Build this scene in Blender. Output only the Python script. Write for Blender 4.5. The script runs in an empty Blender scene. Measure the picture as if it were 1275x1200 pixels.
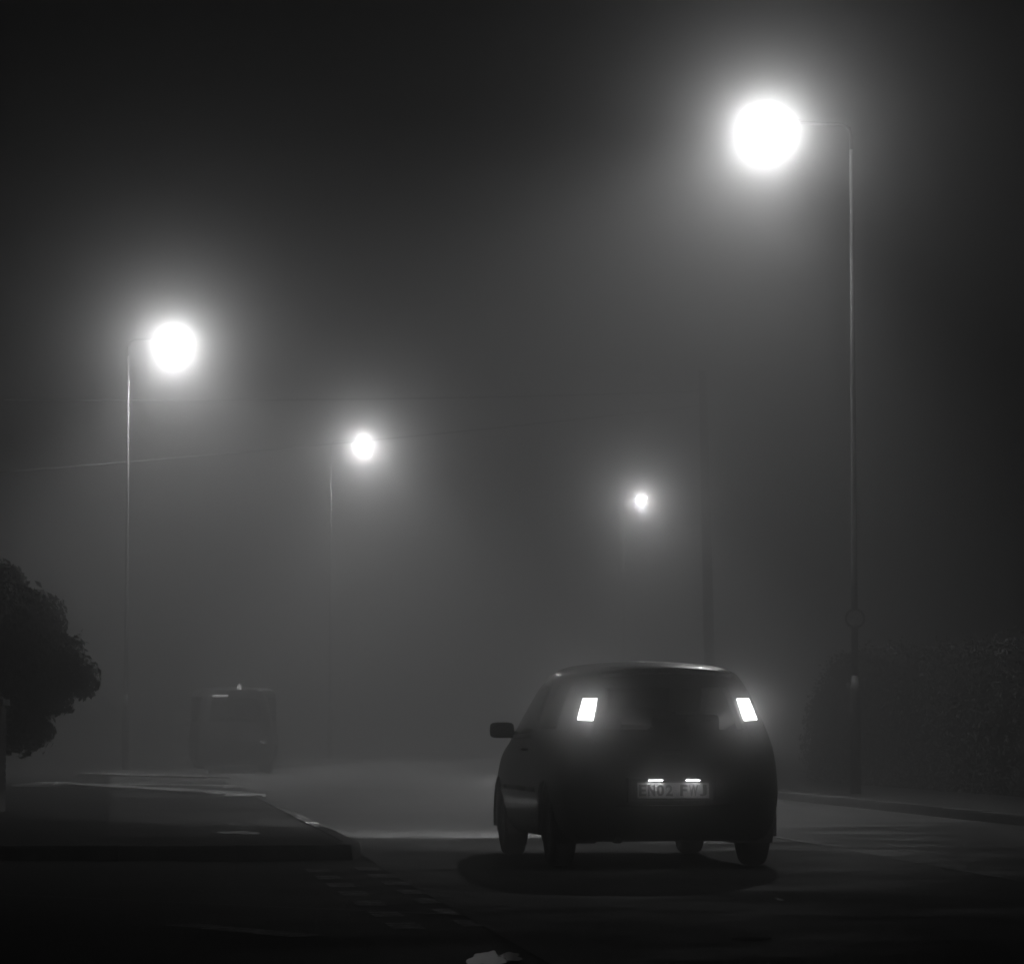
import bpy, bmesh, math, random
import numpy as np
from mathutils import Vector, Matrix, noise

# ------------------------------------------------------------------ camera, world, exposure
S = bpy.context.scene
COL = S.collection
R = math.radians
F_PX, CAM_H, HORIZON = 4400.0, 1.02, 905.0          # photo pixels (1275 x 1200)
PITCH = math.atan((HORIZON - 600.0) / F_PX)
cam = bpy.data.cameras.new('camera')
cam.sensor_width = 36.0
cam.lens = 36.0 * F_PX / 1275.0
cam.clip_start, cam.clip_end = 0.1, 2000.0
cam_o = bpy.data.objects.new('camera', cam)
COL.objects.link(cam_o)
cam_o.location = (0, 0, CAM_H)
cam_o.rotation_euler = (math.pi / 2 + PITCH, 0, 0)
S.camera = cam_o

world = bpy.data.worlds.new('World')
S.world = world
world.use_nodes = True
wn = world.node_tree
bg = wn.nodes['Background']
sky = wn.nodes.new('ShaderNodeTexSky')
sky.sky_type = 'NISHITA'
sky.sun_disc = False
sky.sun_elevation = R(-4)
sky.sun_rotation = R(200)
bw = wn.nodes.new('ShaderNodeRGBToBW')
wn.links.new(sky.outputs['Color'], bw.inputs['Color'])
wn.links.new(bw.outputs['Val'], bg.inputs['Color'])
bg.inputs['Strength'].default_value = 0.05

S.view_settings.view_transform = 'Standard'
S.view_settings.look = 'None'
S.view_settings.exposure = 0.0
S.view_settings.gamma = 1.0
S.render.engine = 'CYCLES'
cy = S.cycles
cy.use_denoising = True
try:
    cy.denoiser = 'OPENIMAGEDENOISE'
except Exception:
    pass
cy.max_bounces = 6
cy.diffuse_bounces = 2
cy.glossy_bounces = 3
cy.transmission_bounces = 4
cy.transparent_max_bounces = 12
cy.volume_bounces = 1
cy.sample_clamp_indirect = 3.0
cy.caustics_reflective = False
cy.caustics_refractive = False
cy.use_light_tree = False

FOG_DENSITY, FOG_G = 0.010, 0.45        # broad scattering of the fog
FOG_DENSITY_FWD, FOG_G_FWD = 0.021, 0.989   # the narrow forward lobe of its droplets
LAMP_W = 165.0                           # sideways light of each lantern bowl
LAMP_DOWN_W = 3500.0                     # its reflector's light, thrown down on the road
HEAD_W = 3600.0

# ------------------------------------------------------------------ pixel helpers
CP, SP = math.cos(PITCH), math.sin(PITCH)


def ray(px, py):
    a, b = (px - 637.5) / F_PX, (600.0 - py) / F_PX
    return Vector((a, CP - b * SP, SP + b * CP))


def on_ground(px, py, z=0.0):
    d = ray(px, py)
    t = (z - CAM_H) / d.z
    return Vector((d.x * t, d.y * t, z))


def at_depth(px, py, y):
    d = ray(px, py)
    t = y / d.y
    return Vector((d.x * t, y, CAM_H + d.z * t))


# ------------------------------------------------------------------ object helpers
def link(o, parent=None):
    COL.objects.link(o)
    if parent is not None:
        o.parent = parent
    return o


def tag(o, label=None, cat=None, group=None, kind=None):
    if label: o['label'] = label
    if cat: o['category'] = cat
    if group: o['group'] = group
    if kind: o['kind'] = kind
    return o


def thing(name, label, cat, loc=(0, 0, 0), rz=0.0, group=None):
    o = bpy.data.objects.new(name, None)
    o.empty_display_size = 0.2
    link(o)
    o.location = loc
    o.rotation_euler = (0, 0, rz)
    return tag(o, label, cat, group)


class MB:
    """collects shapes into one mesh"""
    def __init__(s):
        s.v, s.f, s.sm = [], [], []

    def add(s, verts, faces, smooth=False):
        b = len(s.v)
        s.v += [tuple(p) for p in verts]
        s.f += [tuple(i + b for i in f) for f in faces]
        s.sm += [smooth] * len(faces)
        return s

    def box(s, lo, hi, M=None):
        x0, y0, z0 = lo
        x1, y1, z1 = hi
        vs = [Vector(p) for p in ((x0, y0, z0), (x1, y0, z0), (x1, y1, z0), (x0, y1, z0),
                                  (x0, y0, z1), (x1, y0, z1), (x1, y1, z1), (x0, y1, z1))]
        if M is not None:
            vs = [M @ p for p in vs]
        return s.add(vs, [(3, 2, 1, 0), (4, 5, 6, 7), (0, 1, 5, 4), (1, 2, 6, 5), (2, 3, 7, 6), (3, 0, 4, 7)])

    def tube(s, pts, rad, n=10, caps=True):
        pts = [Vector(p) for p in pts]
        if not hasattr(rad, '__len__'):
            rad = [rad] * len(pts)
        vs, fs = [], []
        up = None
        for i, p in enumerate(pts):
            t = (pts[min(i + 1, len(pts) - 1)] - pts[max(i - 1, 0)]).normalized()
            if up is None:
                up = Vector((0, 0, 1)) if abs(t.z) < 0.9 else Vector((1, 0, 0))
            a = t.cross(up).normalized()
            b = a.cross(t).normalized()
            up = b
            for k in range(n):
                q = 2 * math.pi * k / n
                vs.append(p + (a * math.cos(q) + b * math.sin(q)) * rad[i])
        for i in range(len(pts) - 1):
            for k in range(n):
                k2 = (k + 1) % n
                fs.append((i * n + k, i * n + k2, (i + 1) * n + k2, (i + 1) * n + k))
        s.add(vs, fs, True)
        if caps:
            s.add(vs[:n], [tuple(range(n))[::-1]])
            s.add(vs[-n:], [tuple(range(n))])
        return s

    def lathe(s, prof, n=24, M=None, smooth=True):
        """prof = (radius, height) pairs, axis = z"""
        vs, fs = [], []
        for r_, h in prof:
            for k in range(n):
                q = 2 * math.pi * k / n
                p = Vector((r_ * math.cos(q), r_ * math.sin(q), h))
                vs.append(M @ p if M is not None else p)
        for i in range(len(prof) - 1):
            for k in range(n):
                k2 = (k + 1) % n
                fs.append((i * n + k, i * n + k2, (i + 1) * n + k2, (i + 1) * n + k))
        return s.add(vs, fs, smooth)

    def build(s, name, mat, parent=None, bevel=0.0):
        m = bpy.data.meshes.new(name)
        m.from_pydata(s.v, [], s.f)
        m.polygons.foreach_set('use_smooth', s.sm)
        m.update()
        bm = bmesh.new()
        bm.from_mesh(m)
        bmesh.ops.remove_doubles(bm, verts=bm.verts, dist=1e-5)
        bmesh.ops.recalc_face_normals(bm, faces=bm.faces)
        if bevel:
            es = [e for e in bm.edges if len(e.link_faces) == 2 and e.calc_face_angle(0) > 0.6]
            bmesh.ops.bevel(bm, geom=es, offset=bevel, segments=2, affect='EDGES', profile=0.5)
        bm.to_mesh(m)
        bm.free()
        m.materials.append(mat)
        return link(bpy.data.objects.new(name, m), parent)


def sheet(name, poly, z, mat, parent=None):
    m = bpy.data.meshes.new(name)
    m.from_pydata([(p[0], p[1], z) for p in poly], [], [tuple(range(len(poly)))])
    bm = bmesh.new(); bm.from_mesh(m)
    bmesh.ops.recalc_face_normals(bm, faces=bm.faces)
    for f in bm.faces:
        if f.normal.z < 0: f.normal_flip()
    bmesh.ops.triangulate(bm, faces=bm.faces)
    bm.to_mesh(m); bm.free()
    m.materials.append(mat)
    return link(bpy.data.objects.new(name, m), parent)


# ------------------------------------------------------------------ materials (the photograph is black and white)
def new_mat(name):
    m = bpy.data.materials.new(name)
    m.use_nodes = True
    return m, m.node_tree.nodes, m.node_tree.links, m.node_tree.nodes['Principled BSDF']


def grey(v):
    return (v, v, v, 1)


def plain(name, v, rough=0.5, metal=0.0, spec=0.5, coat=0.0, scale=6.0, amount=0.25, bump=0.0, bscale=40.0):
    """one colour with uneven grime and a little relief"""
    m, N, L, b = new_mat(name)
    tc = N.new('ShaderNodeTexCoord')
    no = N.new('ShaderNodeTexNoise')
    no.inputs['Scale'].default_value = scale
    no.inputs['Detail'].default_value = 6
    L.new(tc.outputs['Object'], no.inputs['Vector'])
    r_ = N.new('ShaderNodeValToRGB')
    r_.color_ramp.elements[0].position = 0.3
    r_.color_ramp.elements[1].position = 0.7
    r_.color_ramp.elements[0].color = grey(v * (1 - amount))
    r_.color_ramp.elements[1].color = grey(min(1, v * (1 + amount)))
    L.new(no.outputs['Fac'], r_.inputs['Fac'])
    L.new(r_.outputs['Color'], b.inputs['Base Color'])
    b.inputs['Roughness'].default_value = rough
    b.inputs['Metallic'].default_value = metal
    b.inputs['Specular IOR Level'].default_value = spec
    b.inputs['Coat Weight'].default_value = coat
    b.inputs['Coat Roughness'].default_value = 0.05
    if bump:
        n2 = N.new('ShaderNodeTexNoise')
        n2.inputs['Scale'].default_value = bscale
        n2.inputs['Detail'].default_value = 4
        L.new(tc.outputs['Object'], n2.inputs['Vector'])
        bp = N.new('ShaderNodeBump')
        bp.inputs['Strength'].default_value = bump
        bp.inputs['Distance'].default_value = 0.02
        L.new(n2.outputs['Fac'], bp.inputs['Height'])
        L.new(bp.outputs['Normal'], b.inputs['Normal'])
    return m


def tarmac(name, lo, hi, wet=0.35, spec=0.35):
    """stone chippings in bitumen, worn bands and damp patches"""
    m, N, L, b = new_mat(name)
    tc = N.new('ShaderNodeTexCoord')
    fine = N.new('ShaderNodeTexVoronoi')
    fine.inputs['Scale'].default_value = 70.0
    L.new(tc.outputs['Object'], fine.inputs['Vector'])
    big = N.new('ShaderNodeTexNoise')
    big.inputs['Scale'].default_value = 0.55
    big.inputs['Detail'].default_value = 8
    big.inputs['Roughness'].default_value = 0.65
    L.new(tc.outputs['Object'], big.inputs['Vector'])
    mp = N.new('ShaderNodeMapping')
    mp.inputs['Scale'].default_value = (2.2, 0.12, 1)
    mp.inputs['Rotation'].default_value = (0, 0, R(6.4))
    L.new(tc.outputs['Object'], mp.inputs['Vector'])
    band = N.new('ShaderNodeTexNoise')
    band.inputs['Scale'].default_value = 1.0
    band.inputs['Detail'].default_value = 5
    L.new(mp.outputs['Vector'], band.inputs['Vector'])
    mix = N.new('ShaderNodeMath'); mix.operation = 'ADD'
    L.new(big.outputs['Fac'], mix.inputs[0]); L.new(band.outputs['Fac'], mix.inputs[1])
    m2 = N.new('ShaderNodeMath'); m2.operation = 'MULTIPLY_ADD'
    L.new(fine.outputs['Distance'], m2.inputs[0]); m2.inputs[1].default_value = 0.35
    L.new(mix.outputs[0], m2.inputs[2])
    rp = N.new('ShaderNodeMapRange')
    rp.inputs['From Min'].default_value = 0.75; rp.inputs['From Max'].default_value = 1.5
    rp.inputs['To Min'].default_value = lo; rp.inputs['To Max'].default_value = hi
    L.new(m2.outputs[0], rp.inputs['Value'])
    L.new(rp.outputs['Result'], b.inputs['Base Color'])
    rr = N.new('ShaderNodeMapRange')
    rr.inputs['From Min'].default_value = 0.38; rr.inputs['From Max'].default_value = 0.62
    rr.inputs['To Min'].default_value = 0.88 - wet; rr.inputs['To Max'].default_value = 0.9
    L.new(big.outputs['Fac'], rr.inputs['Value'])
    L.new(rr.outputs['Result'], b.inputs['Roughness'])
    b.inputs['Specular IOR Level'].default_value = spec
    bp = N.new('ShaderNodeBump')
    bp.inputs['Strength'].default_value = 0.6
    bp.inputs['Distance'].default_value = 0.008
    L.new(fine.outputs['Distance'], bp.inputs['Height'])
    L.new(bp.outputs['Normal'], b.inputs['Normal'])
    return m


def emit(name, s, tint=1.0):
    m, N, L, b = new_mat(name)
    b.inputs['Base Color'].default_value = grey(0.6)
    b.inputs['Roughness'].default_value = 0.3
    no = N.new('ShaderNodeTexNoise')
    no.inputs['Scale'].default_value = 25
    tc = N.new('ShaderNodeTexCoord')
    L.new(tc.outputs['Object'], no.inputs['Vector'])
    mr = N.new('ShaderNodeMapRange')
    mr.inputs['To Min'].default_value = 0.75 * s; mr.inputs['To Max'].default_value = 1.25 * s
    L.new(no.outputs['Fac'], mr.inputs['Value'])
    b.inputs['Emission Color'].default_value = grey(tint)
    L.new(mr.outputs['Result'], b.inputs['Emission Strength'])
    return m


def window_glass(name, tint):
    m, N, L, b = new_mat(name)
    out = N['Material Output']
    tr = N.new('ShaderNodeBsdfTransparent'); tr.inputs['Color'].default_value = grey(tint)
    gl = N.new('ShaderNodeBsdfGlossy'); gl.inputs['Roughness'].default_value = 0.05
    no = N.new('ShaderNodeTexNoise'); no.inputs['Scale'].default_value = 3
    mr = N.new('ShaderNodeMapRange'); mr.inputs['To Min'].default_value = 0.02; mr.inputs['To Max'].default_value = 0.12
    L.new(no.outputs['Fac'], mr.inputs['Value']); L.new(mr.outputs['Result'], gl.inputs['Roughness'])
    fr = N.new('ShaderNodeFresnel'); fr.inputs['IOR'].default_value = 1.45
    mx = N.new('ShaderNodeMixShader')
    L.new(fr.outputs['Fac'], mx.inputs[0]); L.new(tr.outputs[0], mx.inputs[1]); L.new(gl.outputs[0], mx.inputs[2])
    L.new(mx.outputs[0], out.inputs['Surface'])
    N.remove(b)
    return m


def worn_paint(name, v, wear=0.5):
    """road paint with holes worn through to the tarmac"""
    m, N, L, b = new_mat(name)
    tc = N.new('ShaderNodeTexCoord')
    no = N.new('ShaderNodeTexNoise'); no.inputs['Scale'].default_value = 9; no.inputs['Detail'].default_value = 9
    no.inputs['Roughness'].default_value = 0.75
    L.new(tc.outputs['Object'], no.inputs['Vector'])
    rp = N.new('ShaderNodeMapRange')
    rp.inputs['From Min'].default_value = wear - 0.06; rp.inputs['From Max'].default_value = wear + 0.06
    rp.inputs['To Min'].default_value = 0.05; rp.inputs['To Max'].default_value = v
    L.new(no.outputs['Fac'], rp.inputs['Value'])
    L.new(rp.outputs['Result'], b.inputs['Base Color'])
    b.inputs['Roughness'].default_value = 0.7
    return m


def leaf_mat(name, lo, hi, rough=0.55):
    m, N, L, b = new_mat(name)
    gi = N.new('ShaderNodeTexCoord')
    no = N.new('ShaderNodeTexNoise'); no.inputs['Scale'].default_value = 2.5; no.inputs['Detail'].default_value = 5
    L.new(gi.outputs['Object'], no.inputs['Vector'])
    rp = N.new('ShaderNodeMapRange')
    rp.inputs['From Min'].default_value = 0.3; rp.inputs['From Max'].default_value = 0.7
    rp.inputs['To Min'].default_value = lo; rp.inputs['To Max'].default_value = hi
    L.new(no.outputs['Fac'], rp.inputs['Value'])
    L.new(rp.outputs['Result'], b.inputs['Base Color'])
    b.inputs['Roughness'].default_value = rough
    return m


M = {}
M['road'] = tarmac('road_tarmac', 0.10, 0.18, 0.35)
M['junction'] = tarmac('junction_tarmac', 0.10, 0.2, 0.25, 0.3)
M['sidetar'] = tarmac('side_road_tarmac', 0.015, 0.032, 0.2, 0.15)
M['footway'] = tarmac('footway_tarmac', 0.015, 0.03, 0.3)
M['verge'] = plain('verge_turf', 0.018, 0.9, spec=0.2, scale=1.5, amount=0.5, bump=0.8, bscale=60)
M['kerb'] = plain('kerb_concrete', 0.17, 0.75, spec=0.3, scale=3, amount=0.4, bump=0.3, bscale=90)
M['edging'] = plain('edging_concrete', 0.7, 0.6, spec=0.4, scale=2, amount=0.5, bump=0.3, bscale=60)
M['paint'] = worn_paint('road_paint', 0.75, 0.42)
M['old_paint'] = worn_paint('old_road_paint', 0.6, 0.53)
M['seam'] = plain('tarmac_seam', 0.10, 0.6, scale=8, amount=0.6)
M['water'] = plain('puddle_water', 0.02, 0.03, spec=0.6, scale=2, amount=0.2)
M['galv'] = plain('galvanised_steel', 0.16, 0.7, metal=0.0, scale=5, amount=0.3, bump=0.1)
M['armsteel'] = plain('darkened_arm_steel', 0.05, 0.8, spec=0.2, scale=8)  # arm colour darkened so it sinks into the lamp glow
M['lantern'] = plain('lantern_casing', 0.25, 0.5, scale=8)
M['bowl'] = emit('lit_lantern_bowl', 200.0)
M['wood'] = plain('creosoted_wood', 0.05, 0.85, spec=0.2, scale=4, amount=0.5, bump=0.6, bscale=18)
M['cable'] = plain('cable_rubber', 0.02, 0.8, spec=0.1)
M['brick'] = plain('pier_brick', 0.07, 0.85, scale=12, amount=0.4, bump=0.4)
M['mortar'] = plain('pier_mortar', 0.1, 0.9, scale=20)
M['leaf'] = leaf_mat('hedge_leaf', 0.03, 0.10, 0.55)
M['darkleaf'] = leaf_mat('evergreen_leaf', 0.018, 0.05)
M['bark'] = plain('bark', 0.06, 0.9, scale=9, amount=0.4, bump=0.8)
M['core'] = plain('hedge_twigs', 0.015, 0.95, spec=0.1, scale=9, amount=0.4)
M['paintwork'] = plain('dark_car_paint', 0.010, 0.35, spec=0.5, coat=0.4, scale=2.5, amount=0.3)
M['spoiler'] = plain('spoiler_paint', 0.02, 0.3, metal=0.0, spec=1.0, coat=0.0, scale=3)
M['trim'] = plain('black_plastic_trim', 0.012, 0.55, spec=0.4, scale=20, amount=0.3, bump=0.1, bscale=200)
M['bright'] = plain('bright_trim', 0.6, 0.38, metal=0.9, scale=15, amount=0.15)
M['vanglint'] = emit('van_glint_glow', 1.1)  # faint glow that stands in for two glints on the van
M['rubber'] = plain('tyre_rubber', 0.012, 0.8, spec=0.25, scale=25, amount=0.4, bump=0.3, bscale=120)
M['rim'] = plain('wheel_rim', 0.12, 0.4, metal=0.7, scale=12)
M['glass'] = window_glass('car_glass', 0.55)
M['cloth'] = plain('seat_cloth', 0.012, 0.9, scale=30, amount=0.4)
M['tail'] = emit('lit_tail_lamp', 7.5)
M['tailhot'] = emit('tail_lamp_bulb', 24.0)
M['lens'] = plain('unlit_lamp_lens', 0.05, 0.15, spec=0.6, scale=15)
M['headlamp'] = emit('lit_headlamp', 4.0)
M['platelamp'] = emit('plate_lamp', 14.0)
M['plate'] = plain('number_plate', 0.5, 0.4, scale=12, amount=0.25)
M['letters'] = plain('plate_letters', 0.01, 0.5)
M['signface'] = plain('sign_face', 0.8, 0.45, scale=12, amount=0.3)
M['signring'] = plain('sign_ring', 0.25, 0.45, scale=12)
M['silver'] = plain('silver_car_paint', 0.055, 0.3, spec=0.5, coat=0.6, scale=3)

rnd = random.Random(7)
TAU = math.pi * 2

# ------------------------------------------------------------------ road layout (metres, y = distance from the camera)
CL = [(-25, 8.4), (15, 3.95), (27, 2.62), (36, 1.60), (50, 0.05), (62, -1.35), (76, -2.75), (88, -2.1),
      (102, -0.2), (115, 3.3), (127, 8.4), (138, 15.0), (148, 23.0)]


def catmull(P, n):
    out = []
    for i in range(len(P) - 1):
        p0, p1, p2, p3 = P[max(i - 1, 0)], P[i], P[i + 1], P[min(i + 2, len(P) - 1)]
        for k in range(n):
            t = k / n
            q = [0.5 * (2 * p1[c] + (p2[c] - p0[c]) * t + (2 * p0[c] - 5 * p1[c] + 4 * p2[c] - p3[c]) * t * t +
                        (3 * p1[c] - p0[c] - 3 * p2[c] + p3[c]) * t ** 3) for c in (0, 1)]
            out.append(q)
    out.append(list(P[-1]))
    return out


cl = [Vector((x, y)) for y, x in catmull(CL, 6)]


def offset(d, line=None):
    line = line or cl
    out = []
    for i, p in enumerate(line):
        t = (line[min(i + 1, len(line) - 1)] - line[max(i - 1, 0)]).normalized()
        out.append(p + Vector((t.y, -t.x)) * d)
    return out


def ribbon(name, a, b, z, mat):
    vs = [(p.x, p.y, z) for p in a] + [(p.x, p.y, z) for p in b]
    n = len(a)
    m = bpy.data.meshes.new(name)
    m.from_pydata(vs, [], [(i, n + i, n + i + 1, i + 1) for i in range(n - 1)])
    bm = bmesh.new(); bm.from_mesh(m)
    for f in bm.faces:
        f.normal_update()
        if f.normal.z < 0: f.normal_flip()
    bm.to_mesh(m); bm.free()
    m.materials.append(mat)
    return link(bpy.data.objects.new(name, m))


HALF = 3.66
left_edge, right_edge = offset(-HALF), offset(HALF)
TIP_Y = 27.2                                         # far kerb of the side road

tag(sheet('ground', [(-320, -60), (320, -60), (320, 420), (-320, 420)], 0.0, M['verge']), kind='structure')
tag(ribbon('main_road', left_edge, right_edge, 0.008, M['road']), kind='structure')
le_near = [p for p in left_edge if p.y < TIP_Y + 0.6]
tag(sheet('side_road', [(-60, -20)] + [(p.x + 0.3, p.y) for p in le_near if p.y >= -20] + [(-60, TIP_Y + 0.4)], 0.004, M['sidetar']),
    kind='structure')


def kerb_x(y, line):
    for a, b in zip(line, line[1:]):
        if a.y <= y <= b.y:
            return a.x + (b.x - a.x) * (y - a.y) / (b.y - a.y)
    return line[-1].x


# a separate tarmac sheet over the junction: up to the kerb corner, the car and the centre line
seam = [on_ground(960, 1043), on_ground(1030, 1055), on_ground(1275, 1100)]
jx = [(-1.2, 28.2), (0.2, 28.0), (1.4, 28.2), (2.2, 30.0), (seam[0].x, seam[0].y), (seam[1].x, seam[1].y), (seam[2].x, seam[2].y), (5.1, 4), (6.0, -10),
      (kerb_x(-10, left_edge) - 0.1, -10), (kerb_x(10, left_edge) - 0.1, 10), (kerb_x(24, left_edge) - 0.05, 24)]
tag(sheet('junction_surface', jx, 0.012, M['junction']), kind='structure')


# ------------------------------------------------------------------ raised footways and kerbs
def kerb_run(name, pts, side, h=0.12, w=0.14, stone=0.9, mat='kerb'):
    """a kerb along pts (2-D): stones with narrow joints; side = +1 puts the body to the left of travel"""
    pts = [Vector(p) for p in pts]
    acc = [0.0]
    for a, b in zip(pts, pts[1:]):
        acc.append(acc[-1] + (b - a).length)

    def pos(s):
        for i in range(len(pts) - 1):
            if s <= acc[i + 1] or i == len(pts) - 2:
                k = (s - acc[i]) / max(acc[i + 1] - acc[i], 1e-6)
                return pts[i].lerp(pts[i + 1], min(max(k, 0), 1.0))
    mb = MB()
    n = max(1, int(acc[-1] / stone))
    g = 0.006
    for k in range(n):
        s0, s1 = acc[-1] * k / n + g, acc[-1] * (k + 1) / n - g
        a, b = pos(s0), pos(s1)
        t = (b - a)
        if t.length < 0.02: continue
        t.normalize()
        nn = Vector((-t.y, t.x)) * side
        dz = rnd.uniform(-0.004, 0.004)
        prof = [(0.0, 0.001), (0.012, h - 0.03 + dz), (0.022, h - 0.008 + dz), (0.045, h + dz), (w, h + dz), (w, 0.001)]
        vs = []
        for p in (a, b):
            for o, z in prof:
                q = p + nn * o
                vs.append((q.x, q.y, z))
        m = len(prof)
        fs = [(i, i + 1, m + i + 1, m + i) for i in range(m - 1)] + [tuple(range(m)), tuple(range(m, 2 * m))[::-1]]
        mb.add(vs, fs)
    return tag(mb.build(name, M[mat]), kind='structure')


main_left = [p for p in left_edge if p.y > TIP_Y + 0.9]
cx0, cy0 = kerb_x(TIP_Y + 0.3, left_edge) - 0.3, TIP_Y + 0.3
arc = [Vector((cx0 + 0.3 * math.cos(R(a)), cy0 + 0.3 * math.sin(R(a)))) for a in range(-90, 1, 15)]
front = [Vector((x, TIP_Y)) for x in np.linspace(-40, cx0 - 0.05, 12)]
left_line = front + arc + main_left
kerb_run('kerb_left', left_line, +1)
inner = offset(-0.13, left_line)
far_out = [Vector((-60, inner[-1].y)), Vector((-60, inner[0].y))]
tag(sheet('verge_left', [(p.x, p.y) for p in inner] + [(p.x, p.y) for p in far_out], 0.105, M['verge']), kind='structure')
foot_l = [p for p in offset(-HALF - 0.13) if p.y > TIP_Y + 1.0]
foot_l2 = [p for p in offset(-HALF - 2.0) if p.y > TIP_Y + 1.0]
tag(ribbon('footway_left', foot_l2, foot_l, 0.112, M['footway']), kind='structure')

right_line = list(right_edge)
kerb_run('kerb_right', right_line, -1)
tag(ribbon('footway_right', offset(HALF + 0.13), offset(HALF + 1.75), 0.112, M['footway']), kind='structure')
tag(ribbon('verge_right', offset(HALF + 1.74), offset(HALF + 30), 0.108, M['verge']), kind='structure')

# pale edging strips of the entrance beside the parked vehicle
ex_pts = [((306, 989), (60, 975)), ((292, 979), (95, 977)), ((270, 967), (112, 964))]
for i, (a, b) in enumerate(ex_pts):
    pa, pb = on_ground(*a, 0.13), on_ground(*b, 0.13)
    d = Vector((pb.x - pa.x, pb.y - pa.y))
    d = d.normalized() * max(d.length, 4.0)
    st = Vector((pa.x, pa.y))
    n = Vector((-d.y, d.x)).normalized()
    mb = MB()
    L_ = d.length
    k = max(2, int(L_ / 0.92))
    u = d.normalized()
    for q in range(k):
        s0, s1 = L_ * q / k + 0.006, L_ * (q + 1) / k - 0.006
        dz = rnd.uniform(-0.01, 0.008)
        Mx = Matrix(((u.x, n.x, 0, st.x), (u.y, n.y, 0, st.y), (0, 0, 1, 0), (0, 0, 0, 1)))
        mb.box((s0, -0.28, 0.10), (s1, 0.28, 0.15 + dz), Mx)
    tag(mb.build('concrete_edging', M['edging'], bevel=0.01),
        ['pale concrete edging strip at the left entrance, the one facing the side road',
         'pale concrete edging strip between the two others at the left entrance',
         'pale concrete edging strip of the left entrance, the one by the parked van'][i], 'edging', 'concrete edging strips at the entrance')


# ------------------------------------------------------------------ road markings
def strip(name, a, b, w, z, mat, kind='structure'):
    a, b = Vector((a[0], a[1])), Vector((b[0], b[1]))
    t = (b - a).normalized()
    n = Vector((-t.y, t.x)) * w / 2
    k = 14
    vs, fs = [], []
    for i in range(k + 1):
        p = a.lerp(b, i / k)
        j1, j2 = rnd.uniform(-0.012, 0.006), rnd.uniform(-0.012, 0.006)
        q1, q2 = p + n * (1 + j1 / w), p - n * (1 + j2 / w)
        vs += [(q1.x, q1.y, z), (q2.x, q2.y, z)]
    for i in range(k):
        fs.append((2 * i, 2 * i + 1, 2 * i + 3, 2 * i + 2))
    m = bpy.data.meshes.new(name)
    m.from_pydata(vs, [], fs)
    m.materials.append(mat)
    o = link(bpy.data.objects.new(name, m))
    return tag(o, kind=kind)


ROAD_DIR = Vector((-0.117, 1.0)).normalized()
for k in range(7):                                     # double broken give-way line
    y = 18.2 + 1.17 * k
    for row, (x0, y0) in enumerate(((-1.27, 24.3), (-0.92, 24.3))):
        x = x0 - 0.118 * (y - y0)
        c = Vector((x, y + 0.25 * row))
        strip('give_way_line', c - ROAD_DIR * 0.3, c + ROAD_DIR * 0.3, 0.17, 0.008, M['old_paint'])
strip('centre_line', seam[0] + Vector((-0.55, 5.6, 0)), seam[1], 0.08, 0.017, M['paint'])
strip('centre_line', on_ground(1095, 1068), on_ground(1300, 1104), 0.07, 0.017, M['old_paint'])
strip('tarmac_joint', on_ground(-60, 1112), on_ground(595, 1141), 0.05, 0.008, M['seam'])
strip('worn_marking', on_ground(225, 1152), on_ground(385, 1167), 0.22, 0.008, M['old_paint'])
# kerb-side lit line of the left kerb is the kerb's own pale top


def puddle(name, px, py, w, d, label, seed, z=0.016, cat='puddle'):
    c = on_ground(px, py, z)
    r2 = random.Random(seed)
    n = 40
    ph = [r2.uniform(0, TAU) for _ in range(6)]
    poly = []
    for i in range(n):
        q = TAU * i / n
        r_ = 1 + 0.22 * math.sin(2 * q + ph[0]) + 0.16 * math.sin(3 * q + ph[1]) + 0.12 * math.sin(5 * q + ph[2]) + 0.07 * math.sin(9 * q + ph[3])
        poly.append((c.x + w / 2 * r_ * math.cos(q), c.y + d / 2 * r_ * math.sin(q)))
    o = sheet(name, poly, z, M['water'])
    return tag(o, label, cat, 'puddles on the tarmac')


puddle('puddle', 606, 1193, 0.13, 1.1, 'bright ragged puddle on the dark tarmac before the give-way line', 3)
puddle('puddle', 636, 1190, 0.10, 0.5, 'faint damp puddle touching the side of the ragged bright puddle', 5)
puddle('puddle', 936, 1168, 0.15, 0.30, 'thin sliver of water on the road behind the hatchback', 8)
puddle('puddle', 970, 1119, 0.035, 0.35, 'tiny fleck of water on the road below the right rear wheel', 9)
puddle('puddle', 298, 1036, 0.34, 0.9, 'small puddle on the footway corner beside the kerb end', 11, 0.118)

# ------------------------------------------------------------------ street lamps


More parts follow.
